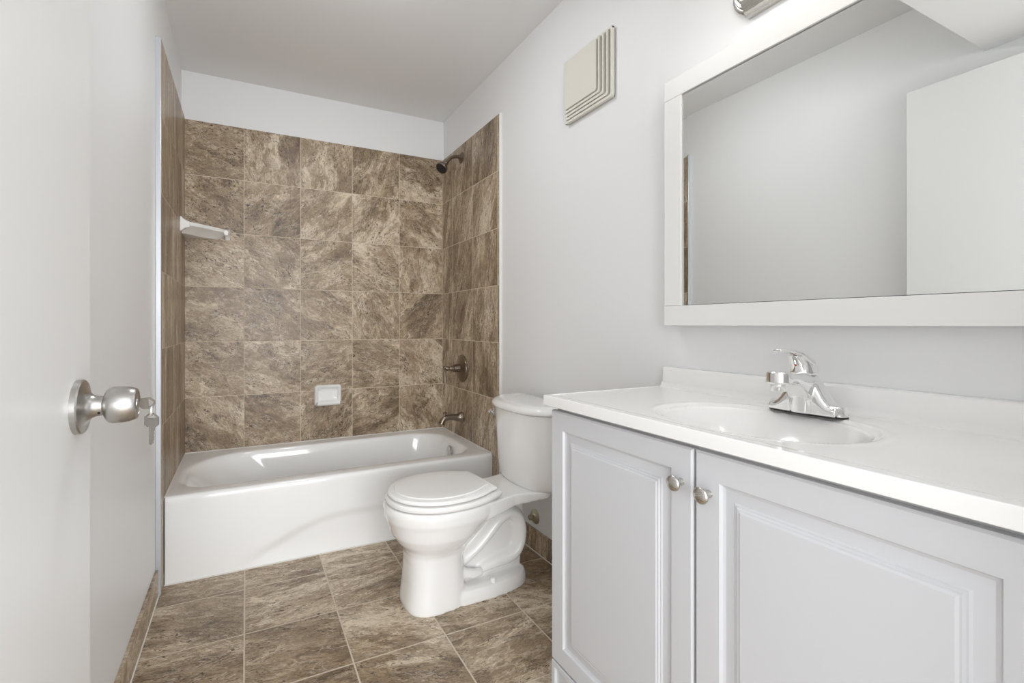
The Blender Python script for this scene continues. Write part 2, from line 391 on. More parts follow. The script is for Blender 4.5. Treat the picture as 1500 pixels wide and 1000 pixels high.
# ---------------------------------------------------------------- bathtub
tub = thing('bathtub', 'white glossy alcove bathtub along the tiled back wall', 'bathtub', (0.76, 2.62, 0))
X0, X1, Y0, Y1, ZR = 0.002, 1.518, 2.257, 2.986, 0.358
def outer(z, iy=0.0, r=0.004, inset=0.0): return rrect(X0, X1, Y0+iy, Y1, r, z, 12, 90, 16)
loops = []
def arch(x):
    x = x if x < 0.8 else 1.6 - x
    return 0.178 - 0.145*(1 - sm(0.22, 0.80, x))**1.6 - 0.0
def apron(z):
    lp = []
    for (x, y, zz) in outer(z):
        if y < Y0 + 0.003 and 0.02 < x < 1.50:
            fade = sm(0.26, 0.42, x) * sm(0.26, 0.42, 1.6 - x)
            y = y + 0.008 * (1 - sm(arch(x) - 0.026, arch(x) + 0.014, z)) * fade * sm(-0.02, 0.10, z+0.02)
        lp.append((x, y, zz))
    return lp
for i in range(34): loops.append(apron(0.330*i/33))
for j in range(1, 7):
    a = j/6*PI/2; loops.append(rrect(X0, X1, Y0+0.018*(1-math.cos(a)), Y1, 0.004, 0.338+0.020*math.sin(a), 12, 90, 16))
# rim and basin
def inn(x0, x1, y0, y1, r, z): return rrect(x0, x1, y0, y1, r, z, 12, 90, 16)
IX0, IX1, IY0, IY1 = 0.040, 1.442, 2.338, 2.892
R0 = (0.13, 0.12, 0.20, 0.29)
loops.append(inn(IX0-0.018, IX1+0.016, IY0-0.012, IY1+0.014, tuple(r+0.01 for r in R0), ZR+0.0015))
loops.append(inn(IX0, IX1, IY0, IY1, R0, ZR-0.001))
prof = [(0.004, 0.004), (0.010, 0.012), (0.015, 0.028), (0.020, 0.055), (0.028, 0.10), (0.038, 0.16), (0.052, 0.22), (0.070, 0.262), (0.095, 0.280), (0.135, 0.286)]
for ins, dz in prof:
    k = dz/0.286
    xl = IX0 + ins*1.0 + 0.26*k**1.35; xr = IX1 - ins*0.8 - 0.035*k
    r = tuple(max(q - ins*0.2, 0.08) for q in R0)
    loops.append(inn(xl, xr, IY0+ins*0.85, IY1-ins*0.85, tuple(min(q, 0.19) if k > 0.6 else q for q in r), ZR-dz))
loops.append(inn(0.62, 1.10, 2.58, 2.66, 0.03, ZR-0.287))
bm = bmesh.new(); loft(bm, loops)
finish('basin', bm, M['enamel'], tub, smooth=50)
bm = bmesh.new(); nrm = Vector((-1, 0, 0.13)).normalized()
lathe(bm, [(0, 0.034), (0.004, 0.034), (0.007, 0.031), (0.008, 0.026), (0.008, 0.001)], (IX1-0.034, 2.598, 0.302), nrm, 40)
lathe(bm, [(0.006, 0.012), (0.011, 0.011), (0.012, 0.001)], (IX1-0.034, 2.598, 0.290), nrm, 20)
finish('overflow_plate', bm, M['nickel'], tub, smooth=35)
bm = bmesh.new(); lathe(bm, [(0, 0.035), (0.003, 0.034), (0.004, 0.028), (0.002, 0.020), (0.006, 0.018), (0.007, 0.001)], (1.20, 2.62, 0.071), (0, 0, 1), 32)
finish('drain', bm, M['nickel'], tub, smooth=35)

# ---------------------------------------------------------------- shower fittings
sh = thing('wall_shower', 'small bronze shower head on a bent arm high on the right tile wall', 'shower head', (W, 2.674, 2.11))
bm = bmesh.new(); lathe(bm, [(0, 0.036), (0.003, 0.036), (0.008, 0.030), (0.013, 0.018), (0.018, 0.014), (0.02, 0.011)], (W, 2.674, 2.11), (-1, 0, 0), 32)
finish('flange', bm, M['bronze'], sh, smooth=40)
bm = bmesh.new(); tube(bm, [(W, 2.674, 2.11), (W-0.03, 2.674, 2.112), (W-0.06, 2.674, 2.105), (W-0.085, 2.674, 2.085), (W-0.108, 2.674, 2.060)], 0.0105, n=16)
finish('arm', bm, M['bronze'], sh, smooth=60)
hd = Vector((-0.62, -0.22, -0.72)).normalized(); ho = Vector((W-0.100, 2.674, 2.068))
bm = bmesh.new(); lathe(bm, [(0, 0.012), (0.008, 0.015), (0.016, 0.015), (0.020, 0.012), (0.026, 0.017), (0.036, 0.025), (0.048, 0.034), (0.058, 0.038), (0.066, 0.038), (0.069, 0.035)], ho, hd, 36)
he = finish('head', bm, M['bronze'], sh, smooth=40)
bm = bmesh.new(); lathe(bm, [(0.066, 0.034), (0.0705, 0.034), (0.0715, 0.030), (0.0705, 0.001)], ho, hd, 36)
a_, b_ = frame_of(hd)
for rr, nn in ((0.010, 6), (0.019, 12), (0.027, 16)):
    for i in range(nn):
        q = ho + hd*0.0705 + (a_*math.cos(2*PI*i/nn) + b_*math.sin(2*PI*i/nn))*rr
        lathe(bm, [(0, 0.0014), (0.002, 0.001)], q, hd, 6)
finish('spray_face', bm, M['black'], he, smooth=40)

va = thing('shower_valve', 'round bronze shower valve with lever handle on the right tile wall', 'shower valve', (W, 2.663, 0.790))
bm = bmesh.new(); lathe(bm, [(0, 0.086), (0.004, 0.086), (0.006, 0.084), (0.007, 0.079), (0.009, 0.078), (0.013, 0.070), (0.018, 0.050), (0.022, 0.034), (0.024, 0.028)], (W, 2.663, 0.790), (-1, 0, 0), 56)
finish('escutcheon', bm, M['bronze'], va, smooth=30)
bm = bmesh.new(); lathe(bm, [(0.02, 0.027), (0.050, 0.024), (0.060, 0.0225), (0.063, 0.018), (0.075, 0.017), (0.080, 0.012), (0.088, 0.010), (0.095, 0.012), (0.100, 0.010)], (W, 2.663, 0.792), (-1, 0, 0), 32)
finish('hub', bm, M['bronze'], va, smooth=35)
bm = bmesh.new(); hx = W-0.112
lathe(bm, [(0, 0.010), (0.003, 0.014), (0.012, 0.014), (0.018, 0.011), (0.024, 0.006)], (W-0.095, 2.663, 0.794), (-1, 0, 0), 20)
lathe(bm, [(-0.012, 0.006), (-0.009, 0.011), (0.004, 0.0115), (0.009, 0.008), (0.02, 0.0065), (0.06, 0.0078), (0.084, 0.0095), (0.088, 0.0095), (0.091, 0.006)], (hx-0.004, 2.663, 0.797), (0, 0, -1), 20)
finish('lever', bm, M['bronze'], va, smooth=40)

sp = thing('tub_spout', 'bronze tub spout with pull-up diverter just above the bathtub', 'tub spout', (W, 2.663, 0.485))
bm = bmesh.new(); lathe(bm, [(0, 0.034), (0.006, 0.036), (0.010, 0.033), (0.020, 0.026), (0.035, 0.0215), (0.05, 0.020)], (W, 2.663, 0.486), (-1, 0, 0), 32)
tube(bm, [(W-0.03, 2.663, 0.487), (W-0.07, 2.663, 0.491), (W-0.105, 2.663, 0.490), (W-0.128, 2.663, 0.478), (W-0.140, 2.663, 0.455)], [0.021, 0.019, 0.0185, 0.018, 0.019], n=24)
finish('spout_body', bm, M['bronze'], sp, smooth=45)
bm = bmesh.new(); lathe(bm, [(0, 0.006), (0.012, 0.005), (0.014, 0.010), (0.022, 0.012), (0.028, 0.008), (0.030, 0.001)], (W-0.118, 2.663, 0.500), (0, 0, 1), 20)
finish('diverter_knob', bm, M['bronze'], sp, smooth=45)

# ---------------------------------------------------------------- ceramic soap dish and corner shelf
sd = thing('soap_dish', 'small white ceramic soap dish set in the back tile wall', 'soap dish', (0.757, D, 0.630))
bm = bmesh.new()
def ryl(x0, x1, z0, z1, r, y): return [(p[0], y, p[1]) for p in rrect(x0, x1, z0, z1, r, 0, 6, 10, 8)]
ls = [ryl(0.676, 0.836, 0.566, 0.694, 0.018, D), ryl(0.676, 0.836, 0.566, 0.694, 0.018, D-0.012), ryl(0.679, 0.833, 0.569, 0.691, 0.017, D-0.020),
      ryl(0.686, 0.826, 0.576, 0.684, 0.014, D-0.024), ryl(0.692, 0.820, 0.590, 0.678, 0.012, D-0.020), ryl(0.700, 0.812, 0.600, 0.668, 0.010, D-0.006), ryl(0.72, 0.79, 0.615, 0.65, 0.008, D-0.005)]
loft(bm, ls)
finish('back_plate', bm, M['porcelain'], sd, smooth=50)
bm = bmesh.new(); loops = []
for i in range(21):
    x = 0.684 + 0.144*i/20; e = min(1, math.sin(PI*min(max((i)/20, 0.0), 1.0))*5 + 0.6)
    prof_ = [(-0.004, 0.006), (-0.034*e, 0.010), (-0.044*e, 0.018), (-0.047*e, 0.028), (-0.043*e, 0.033), (-0.038*e, 0.028), (-0.030*e, 0.019), (-0.004, 0.017)]
    loops.append([(x, D+y-0.012, 0.562+z) for y, z in prof_])
loft(bm, loops); finish('tray', bm, M['porcelain'], sd, smooth=60)

cs = thing('corner_shelf', 'white ceramic corner shelf in the back left tile corner', 'shelf', (0.02, D-0.02, 1.57))
def shelf_loop(s, z, bow=0.0, n=24):
    """outline from left wall front to back wall right, s = size factor, curved front edge"""
    yl, xr = 0.205*s, 0.220*s
    pts = [(0.0, D)]
    for i in range(n+1):
        t = i/n; x = xr*(t); y = D - yl*(1-t)
        nx, ny = yl, -xr; l = math.hypot(nx, ny)
        b = bow*math.sin(PI*t) + 0.004*math.sin(3*PI*t)
        pts.append((x + nx/l*b*-1*-1, y + ny/l*b))
    return [(x, y, z) for x, y in pts]
bm = bmesh.new()
loft(bm, [shelf_loop(0.60, 1.538, 0.0), shelf_loop(0.70, 1.539, 0.0), shelf_loop(0.75, 1.545, 0.0), shelf_loop(0.93, 1.572, 0.016), shelf_loop(0.965, 1.576, 0.020), shelf_loop(0.975, 1.586, 0.022),
          shelf_loop(0.965, 1.594, 0.020), shelf_loop(0.93, 1.594, 0.018), shelf_loop(0.84, 1.585, 0.012), shelf_loop(0.3, 1.584, 0.0)])
finish('shelf_body', bm, M['porcelain'], cs, smooth=30)
for ax in (0, 1):
    bm = bmesh.new(); loops = []
    for d0, k, sh_ in ((0.0, 1.0, 0.0), (0.004, 1.0, 0.0), (0.012, 0.72, 0.10), (0.024, 0.48, 0.16), (0.040, 0.34, 0.2)):
        zl, zh = 1.575 - 0.034*k, 1.582 + (0.034 if ax == 0 else 0.020)*k
        a0, a1 = (0.176 + 0.10*d0, 0.208) if ax == 0 else (0.196, 0.221 - 0.15*d0)
        zs = [(a0, zl+0.003), (a0+0.003, zl), (a1-0.003, zl), (a1, zl+0.003), (a1, zh-0.005), (a1-0.004, zh), (a0+0.004, zh), (a0, zh-0.005)]
        if ax == 0: loops.append([(d0, D-a+d0*0.25, z) for a, z in zs])
        else: loops.append([(a-d0*0.10, D-d0, z) for a, z in zs])
    loft(bm, loops); finish('wall_flange', bm, M['porcelain'], cs, smooth=35)

# ---------------------------------------------------------------- toilet
TY = 1.722
to = thing('toilet', 'white two-piece toilet with closed lid between the bathtub and the vanity', 'toilet', (1.15, TY, 0))
bm = bmesh.new()
def sec(xf, xb, b, z, e=2.3, xm=None):
    xm = xm if xm is not None else (xf+xb)/2
    return sup(xm, TY, xb-xm, b, z, 56, e, xm-xf)
loft(bm, [sec(0.835, 1.075, 0.112, 0.0, 3.0), sec(0.834, 1.075, 0.112, 0.02, 3.0), sec(0.842, 1.070, 0.107, 0.09, 2.9), sec(0.846, 1.065, 0.105, 0.17, 2.7), sec(0.843, 1.080, 0.108, 0.205, 2.5),
          sec(0.832, 1.10, 0.120, 0.228, 2.3), sec(0.812, 1.125, 0.141, 0.252, 2.2), sec(0.793, 1.155, 0.158, 0.282, 2.2), sec(0.782, 1.19, 0.168, 0.315, 2.2),
          sec(0.776, 1.21, 0.173, 0.330, 2.2), sec(0.769, 1.215, 0.179, 0.345, 2.2), sec(0.766, 1.215, 0.181, 0.372, 2.2), sec(0.768, 1.215, 0.180, 0.386, 2.2), sec(0.774, 1.21, 0.174, 0.392, 2.2)])
# deck behind the bowl carrying the tank
loft(bm, [[(1.06, TY+s*b*1.0, z) for s, z in ((-1, 0.334), (1, 0.334), (1, 0.388), (-1, 0.388))] for b in (0.160,)] +
         [[(x, TY+s*b, z) for s, z in ((-1, zl), (1, zl), (1, 0.388), (-1, 0.388))] for x, b, zl in ((1.13, 0.150, 0.326), (1.20, 0.132, 0.333), (1.26, 0.120, 0.343), (1.33, 0.135, 0.352), (1.385, 0.160, 0.362), (1.405, 0.155, 0.366), (1.47, 0.10, 0.366))])
loft(bm, [[(x, TY+s*0.034, z) for x, z in ((1.04, 0.03), (1.34, 0.03), (1.355, 0.20), (1.30, 0.33), (1.04, 0.33))] for s in (-1, 1)])
loft(bm, [[(x, TY+s*0.030, z) for x, z in ((1.20, 0.28), (1.36, 0.20), (1.36, 0.355), (1.20, 0.37))] for s in (-1, 1)])
tube(bm, [(1.00, TY, 0.125), (1.055, TY, 0.140), (1.11, TY, 0.170), (1.17, TY, 0.218), (1.225, TY, 0.270), (1.272, TY, 0.290), (1.316, TY, 0.268), (1.334, TY, 0.212), (1.325, TY, 0.150), (1.288, TY, 0.112), (1.21, TY, 0.100), (1.155, TY, 0.090), (1.13, TY, 0.075)],
     [0.030, 0.030, 0.031, 0.032, 0.033, 0.034, 0.034, 0.034, 0.034, 0.033, 0.030, 0.027, 0.020], n=28, sx=2.25, side=(0, 1, 0))
tube(bm, [(1.05, TY-0.062, 0.105), (1.10, TY-0.064, 0.092), (1.14, TY-0.060, 0.088)], [0.020, 0.018, 0.014], n=16)
# foot
loft(bm, [sup(1.15, TY, 0.216, 0.113, z, 56, 2.8 if z < 0.03 else 2.8, 0.22) for z in (0.0, 0.03)] + [sup(1.148, TY, 0.210, 0.107, 0.050, 56, 2.8, 0.21), sup(1.145, TY, 0.18, 0.085, 0.056, 56, 2.8, 0.2)])
bmesh.ops.rotate(bm, verts=bm.verts, cent=(1.35, TY, 0), matrix=Matrix.Rotation(math.radians(2.5), 3, 'Z'))
bw = finish('bowl', bm, M['porcelain'], to); remesh(bw, 0.0045, 7, 0.5)
for s in (-1, 1):
    bm = bmesh.new(); lathe(bm, [(0, 0.014), (0.016, 0.0125), (0.021, 0.010), (0.023, 0.001)], (1.180, TY+s*0.088-0.007, 0.046), (0, 0, 1), 24)
    finish('bolt_cap', bm, M['porcelain'], to, smooth=50)
YAW = math.radians(2.5)
def yaw(bm):
    bmesh.ops.rotate(bm, verts=bm.verts, cent=(1.35, TY, 0), matrix=Matrix.Rotation(YAW, 3, 'Z'))
def seat_outline(xf, xm, xb, b, bb, flare, z, n=44, inset=0.0):
    top = []
    for i in range(n+1):
        t = i/n
        if t < 0.5:
            a = t/0.5*PI/2; x = xm - (xm-xf-inset)*math.cos(a); y = (b-inset)*math.sin(a)**0.95
        else:
            u = (t-0.5)/0.5; x = xm + (xb-inset-xm)*u; y = (b-inset) - (b-bb)*u**2.3 + flare*max(0, (u-0.80)/0.20)**2
        top.append((x, y))
    return [(x, TY-y, z) for x, y in top] + [(x, TY+y, z) for x, y in reversed(top[1:])]
A1 = (0.774, 0.985, 1.196, 0.182, 0.122, 0.0)
bm = bmesh.new()
loft(bm, [seat_outline(*A1, 0.3945, inset=0.010), seat_outline(*A1, 0.3965, inset=0.003), seat_outline(*A1, 0.402), seat_outline(*A1, 0.410), seat_outline(*A1, 0.4155, inset=0.003), seat_outline(*A1, 0.417, inset=0.010)])
yaw(bm); finish('seat', bm, M['seat'], to, smooth=40)
A2 = (0.782, 0.975, 1.178, 0.174, 0.106, 0.010)
bm = bmesh.new()
loft(bm, [seat_outline(*A2, 0.4205, inset=0.008), seat_outline(*A2, 0.4225, inset=0.001), seat_outline(*A2, 0.426), seat_outline(*A2, 0.431, inset=0.0015), seat_outline(*A2, 0.4345, inset=0.006), seat_outline(*A2, 0.4375, inset=0.024),
          seat_outline(*A2, 0.4405, inset=0.027), seat_outline(*A2, 0.4415, inset=0.034), seat_outline(*A2, 0.4425, inset=0.075)])
yaw(bm); finish('lid', bm, M['seat'], to, smooth=28)
for s in (-1, 1):
    bm = bmesh.new(); lathe(bm, [(-0.022, 0.004), (-0.020, 0.009), (0.020, 0.009), (0.022, 0.004)], (1.200, TY+s*0.073, 0.404), (0, 1, 0), 20)
    box(bm, 1.186, 1.218, TY+s*0.073-0.016, TY+s*0.073+0.016, 0.388, 0.402)
    yaw(bm); finish('hinge', bm, M['seat'], to, bevel=0.002)
def tank_loop(xb, d, w, z, n=64, e=3.5):
    out = []
    for i in range(n+1):
        t = -PI/2 + PI*i/n; c, s = math.cos(t), math.sin(t)
        out.append((xb - d*abs(c)**(2/e), TY+0.014 + w*math.copysign(abs(s)**(2/2.3), s), z))
    return out
bm = bmesh.new()
loft(bm, [tank_loop(1.492, 0.125, 0.150, 0.378), tank_loop(1.495, 0.155, 0.178, 0.380), tank_loop(1.498, 0.171, 0.193, 0.388), tank_loop(1.500, 0.180, 0.202, 0.405), tank_loop(1.500, 0.184, 0.206, 0.45), tank_loop(1.500, 0.200, 0.219, 0.697)])
finish('tank', bm, M['porcelain'], to, smooth=60)
bm = bmesh.new()
loft(bm, [tank_loop(1.502, 0.198, 0.217, 0.698), tank_loop(1.504, 0.211, 0.230, 0.700), tank_loop(1.505, 0.217, 0.236, 0.705), tank_loop(1.505, 0.218, 0.237, 0.712), tank_loop(1.505, 0.214, 0.233, 0.721),
          tank_loop(1.504, 0.203, 0.223, 0.729), tank_loop(1.502, 0.185, 0.208, 0.734), tank_loop(1.500, 0.177, 0.200, 0.7345), tank_loop(1.497, 0.13, 0.16, 0.735)])
finish('tank_lid', bm, M['porcelain'], to, smooth=40)
bm = bmesh.new(); ly = TY + 0.205
lathe(bm, [(0, 0.013), (0.008, 0.013), (0.012, 0.009), (0.018, 0.008)], (1.352, ly, 0.662), (-0.6, 0.8, 0), 20)
tube(bm, [(1.345, ly+0.012, 0.662), (1.338, ly+0.024, 0.660), (1.345, ly+0.032, 0.650), (1.362, ly+0.036, 0.636)], [0.008, 0.0075, 0.007, 0.0075], n=12)
finish('flush_lever', bm, M['chrome'], to, smooth=45)
# supply stop behind the toilet
sv = thing('shutoff_valve', 'small dull metal supply escutcheon and nut on the wall behind the toilet', 'valve', (WX, 1.862, 0.158))
bm = bmesh.new(); lathe(bm, [(0, 0.034), (0.003, 0.034), (0.010, 0.026), (0.014, 0.014), (0.015, 0.009)], (WX, 1.862, 0.158), (-1, 0, 0), 32)
finish('escutcheon', bm, M['brass'], sv, smooth=35)
bm = bmesh.new(); lathe(bm, [(0.010, 0.008), (0.030, 0.008)], (WX, 1.862, 0.158), (-1, 0, 0), 16); lathe(bm, [(0.022, 0.012), (0.034, 0.012)], (WX, 1.862, 0.158), (-1, 0, 0), 6)
finish('nut', bm, M['brass'], sv, smooth=30)

# ---------------------------------------------------------------- vanity cabinet
VY0, VY1, DF = 0.165, 1.080, 1.070     # right end, left end, plane of the door fronts
ZCT, ZCB = 0.867, 0.8395               # counter top and underside
cab = thing('vanity_cabinet', 'white two-door vanity cabinet with raised panel doors under the sink top', 'cabinet', (1.30, 0.62, 0))
bm = bmesh.new()
F = DF + 0.0195
box(bm, F+0.018, WX-0.001, VY1-0.018, VY1-0.002, 0, ZCB)           # left side
box(bm, F+0.018, WX-0.001, VY0, VY0+0.016, 0, ZCB)                 # right side
box(bm, F+0.018, WX-0.001, VY0+0.016, VY1-0.018, 0.10, 0.115)      # bottom
box(bm, WX-0.012, WX-0.001, VY0+0.016, VY1-0.018, 0.115, ZCB)      # back
box(bm, F, F+0.018, VY1-0.045, VY1-0.002, 0, ZCB); box(bm, F, F+0.018, VY0, VY0+0.04, 0, ZCB)   # face frame
box(bm, F, F+0.018, VY0+0.04, VY1-0.045, ZCB-0.05, ZCB); box(bm, F, F+0.018, VY0+0.04, VY1-0.045, 0.10, 0.15)
box(bm, F, F+0.018, 0.60, 0.64, 0.15, ZCB-0.05)
finish('carcass', bm, M['cab'], cab, bevel=0.001)
def panel(name, y0, y1, z0, z1, mg, par, zt_m=None):
    """raised-panel front seen from -x: nested rectangular steps"""
    steps = [(0.0, -0.0185), (0.0, -0.004), (0.004, 0.0), (mg-0.012, 0.0), (mg, 0.0012), (mg+0.003, 0.0075), (mg+0.008, 0.0090), (mg+0.026, 0.0065), (mg+0.029, 0.0045), (mg+0.0315, 0.0048), (mg+0.034, 0.0020), (mg+0.0365, 0.0022), (mg+0.040, 0.0)]
    bm = bmesh.new(); loops = []
    for ins, dep in steps:
        x = DF + abs(dep) if dep >= 0 else DF - dep
        k = ins
        loops.append([(x, y0+k, z0+k), (x, y1-k, z0+k), (x, y1-k, z1-k), (x, y0+k, z1-k)])
    loft(bm, loops)
    return finish(name, bm, M['cab'], par, smooth=12)
def panelfix(l): return l
d1 = panel('door', 0.6225, VY1+0.001, 0.137, 0.826, 0.050, cab)
d2 = panel('door', VY0+0.001, 0.6175, 0.137, 0.826, 0.050, cab)
d3 = panel('base_panel', VY0+0.001, VY1+0.001, 0.004, 0.131, 0.014, cab)
def knob(y, z, par):
    bm = bmesh.new()
    lathe(bm, [(0, 0.0075), (0.002, 0.0065), (0.010, 0.0050), (0.016, 0.0060), (0.019, 0.0105), (0.0205, 0.0148), (0.0225, 0.0156), (0.0245, 0.0150), (0.0265, 0.0125), (0.028, 0.008), (0.0285, 0.001)], (DF, y, z), (-1, 0, 0), 40)
    finish('knob', bm, M['nickel'], par, smooth=50)
knob(0.648, 0.756, d1); knob(0.587, 0.752, d2)

# ---------------------------------------------------------------- sink top with moulded basin
VX0, VX1, CY0, CY1 = 1.054, 1.505, 0.145, 1.0905
top = thing('countertop', 'glossy white moulded sink top with oval basin and backsplash', 'countertop', (1.30, 0.62, ZCB))
def height(x, y):
    z = ZCT
    # shallow step behind the front edge, dying out towards the ends
    z -= 0.0016*sm(VX0+0.020, VX0+0.032, x)
    dx, dy = (x-1.262)/0.170, (y-0.627)/0.208
    r = (abs(dx)**2.15 + abs(dy)**2.15)**(1/2.15)
    if r < 1.10:
        z += 0.0006*math.exp(-((r-1.03)/0.035)**2)
    if r < 1.0:
        z -= 0.006*sm(1.0, 0.955, r)
        z -= 0.110*(1 - min(r/0.93, 1.0)**2.6)
    # cove up to the backsplash
    c = (x - (VX1-0.016))/0.016
    if c > 0: z += 0.016*(1 - math.sqrt(max(0, 1-min(c, 1)**2)))
    return z
bm = bmesh.new(); NX, NY = 120, 240; g = []
xs = [VX0 + (VX1-VX0)*i/NX for i in range(NX+1)]; ys = [CY0 + (CY1-CY0)*j/NY for j in range(NY+1)]
re = 0.004
for i, x in enumerate(xs):
    row = []
    for j, y in enumerate(ys):
        xx, yy = x, y
        row.append(bm.verts.new((xx, yy, height(xx, yy))))
    g.append(row)
for i in range(NX):
    for j in range(NY): bm.faces.new((g[i][j], g[i+1][j], g[i+1][j+1], g[i][j+1]))
# rounded nosing: front then both ends share the border ring
ring = [g[0][j] for j in range(NY, -1, -1)] + [g[i][0] for i in range(1, NX+1)]
ring2 = [g[i][NY] for i in range(NX, -1, -1)]
full = [g[i][NY] for i in range(NX, 0, -1)] + [g[0][j] for j in range(NY, -1, -1)] + [g[i][0] for i in range(1, NX+1)]
prev = full
def offs(v, o_, dz):
    x, y = v.co.x, v.co.y
    nx = x - (o_ if x <= VX0+1e-6 else 0); ny = y + (o_ if y >= CY1-1e-6 else 0) - (o_ if y <= CY0+1e-6 else 0)
    return (nx, ny, ZCT + dz)
levels = [(0.0009, -0.0002), (0.0017, -0.0009), (0.0020, -0.0020), (0.0020, -(ZCT-ZCB)+0.001), (0.001, -(ZCT-ZCB)), (-0.03, -(ZCT-ZCB))]
for o_, dz in levels:
    cur = [bm.verts.new(offs(v, o_, dz)) for v in full]
    for a in range(len(full)-1): bm.faces.new((prev[a], prev[a+1], cur[a+1], cur[a]))
    prev = cur
finish('basin_top', bm, M['marble'], top, smooth=38)
bm = bmesh.new()
ye0, ye1 = CY0-0.0038, CY1-0.006
prof_ = [(VX1-0.0005, ZCT-0.004), (VX1-0.0005, 0.922), (VX1+0.0015, 0.9265), (VX1+0.005, 0.928), (WX-0.0005, 0.928), (WX-0.0005, ZCB), (VX1-0.0005, ZCB)]
loft(bm, [[(x, y, z) for x, z in prof_] for y in (ye0, ye1)])
bmesh.ops.triangulate(bm, faces=[f for f in bm.faces if len(f.verts) > 4])
finish('backsplash', bm, M['marble'], top, smooth=50)
bm = bmesh.new(); lathe(bm, [(0, 0.021), (0.002, 0.020), (0.001, 0.016), (-0.001, 0.001)], (1.262, 0.615, 0.7515), (0, 0, 1), 32)
finish('drain', bm, M['chrome'], top, smooth=40)

# ---------------------------------------------------------------- faucet
FX, FY, FZ = 1.428, 0.617, ZCT-0.0016
fa = thing('faucet', 'chrome single-lever faucet on the sink top behind the basin', 'faucet', (FX, FY, FZ))
bm = bmesh.new()
loft(bm, [sup(FX, FY, 0.026*k, 0.078*q, FZ+z, 56, 2.6) for k, q, z in ((1, 1, 0.003), (1, 1, 0.006), (0.98, 0.992, 0.016), (0.93, 0.975, 0.022), (0.80, 0.93, 0.0255), (0.5, 0.8, 0.027))])
# saddle rising from the wings to the centre
loops = []
for i in range(33):
    s = -1 + 2*i/32; y = FY + 0.068*s; h = 0.020 + 0.064*(1-sm(0.16, 0.92, abs(s))); hw = 0.0245
    loops.append([(FX - 0.001 + hw*math.copysign(abs(math.cos(a))**0.6, math.cos(a)), y, FZ + 0.004 + (h if math.sin(a) > 0 else 0)*abs(math.sin(a))**0.6) for a in [2*PI*k/28 for k in range(28)]])
loft(bm, loops)
HX = FX - 0.010
lathe(bm, [(0.0, 0.026), (0.060, 0.027), (0.076, 0.0265), (0.0825, 0.0255)], (HX, FY, FZ+0.004), (0, 0, 1), 40)
# spout: broad, flat, rounded front
loops = []
for k in range(15):
    u = k/14; x = FX + 0.010 - 0.112*u
    zt_ = 0.084 + 0.012*sm(0, 0.5, u); zb_ = 0.016 + 0.058*sm(0.05, 0.85, u)
    hw = 0.0245
    zc_, hh = (zt_+zb_)/2, (zt_-zb_)/2
    loops.append([(x, FY + hw*math.copysign(abs(math.cos(a))**0.5, math.cos(a)), FZ + zc_ + hh*math.copysign(abs(math.sin(a))**0.5, math.sin(a))) for a in [2*PI*q/28 for q in range(28)]])
loft(bm, loops)
loft(bm, [sup(FX-0.098, FY, 0.0245*k, 0.0250*k, FZ+z, 40, 2.1) for k, z in ((0.95, 0.071), (1.0, 0.074), (1.0, 0.094), (0.93, 0.0975))])
fb = finish('body', bm, M['chrome'], fa); remesh(fb, 0.0016, 5, 0.5)
bm = bmesh.new(); lathe(bm, [(0, 0.0150), (0.002, 0.0160), (0.018, 0.0160)], (FX-0.100, FY, FZ+0.056), (0, 0, 1), 32)
finish('aerator', bm, M['chrome'], fa, smooth=40)
bm = bmesh.new(); loft(bm, [sup(FX, FY, 0.0268, 0.079, FZ+z, 56, 2.6) for z in (0.0002, 0.0032)])
finish('gasket', bm, M['black'], fa, smooth=40)
bm = bmesh.new()
path = [(HX, 0.0258, 0.0258, 0.0870), (HX, 0.0270, 0.0270, 0.090), (HX-0.001, 0.0272, 0.0265, 0.099), (HX-0.005, 0.0262, 0.0245, 0.110), (HX-0.012, 0.0250, 0.0215, 0.120), (HX-0.021, 0.0240, 0.0180, 0.129), (HX-0.032, 0.021, 0.0140, 0.135), (HX-0.040, 0.014, 0.009, 0.1375)]
loft(bm, [sup(x, FY, a, b, FZ+z, 40, 2.1) for x, a, b, z in path])
tube(bm, [(HX-0.006, FY, FZ+0.114), (HX-0.028, FY, FZ+0.130), (HX-0.050, FY, FZ+0.1375), (HX-0.072, FY, FZ+0.141), (HX-0.096, FY, FZ+0.142)], [0.012, 0.0085, 0.0062, 0.0050, 0.0038], n=20, sx=2.4, side=(0, 1, 0))
hnd = finish('lever_handle', bm, M['chrome'], fa); remesh(hnd, 0.0014, 5, 0.5)
bm = bmesh.new(); lathe(bm, [(0, 0.0020), (0.0008, 0.0020), (0.0012, 0.001)], (HX-0.0305, FY, FZ+0.108), (-1, 0, -0.1), 16)
finish('temperature_dot', bm, M['red'], fa)
bm = bmesh.new(); lathe(bm, [(0, 0.0025), (0.055, 0.0025)], (FX+0.034, FY, FZ+0.0), (0, 0, 1), 12); lathe(bm, [(0.053, 0.003), (0.055, 0.0055), (0.061, 0.0055), (0.063, 0.003)], (FX+0.034, FY, FZ), (0, 0, 1), 16)
finish('lift_rod', bm, M['chrome'], fa, smooth=40)

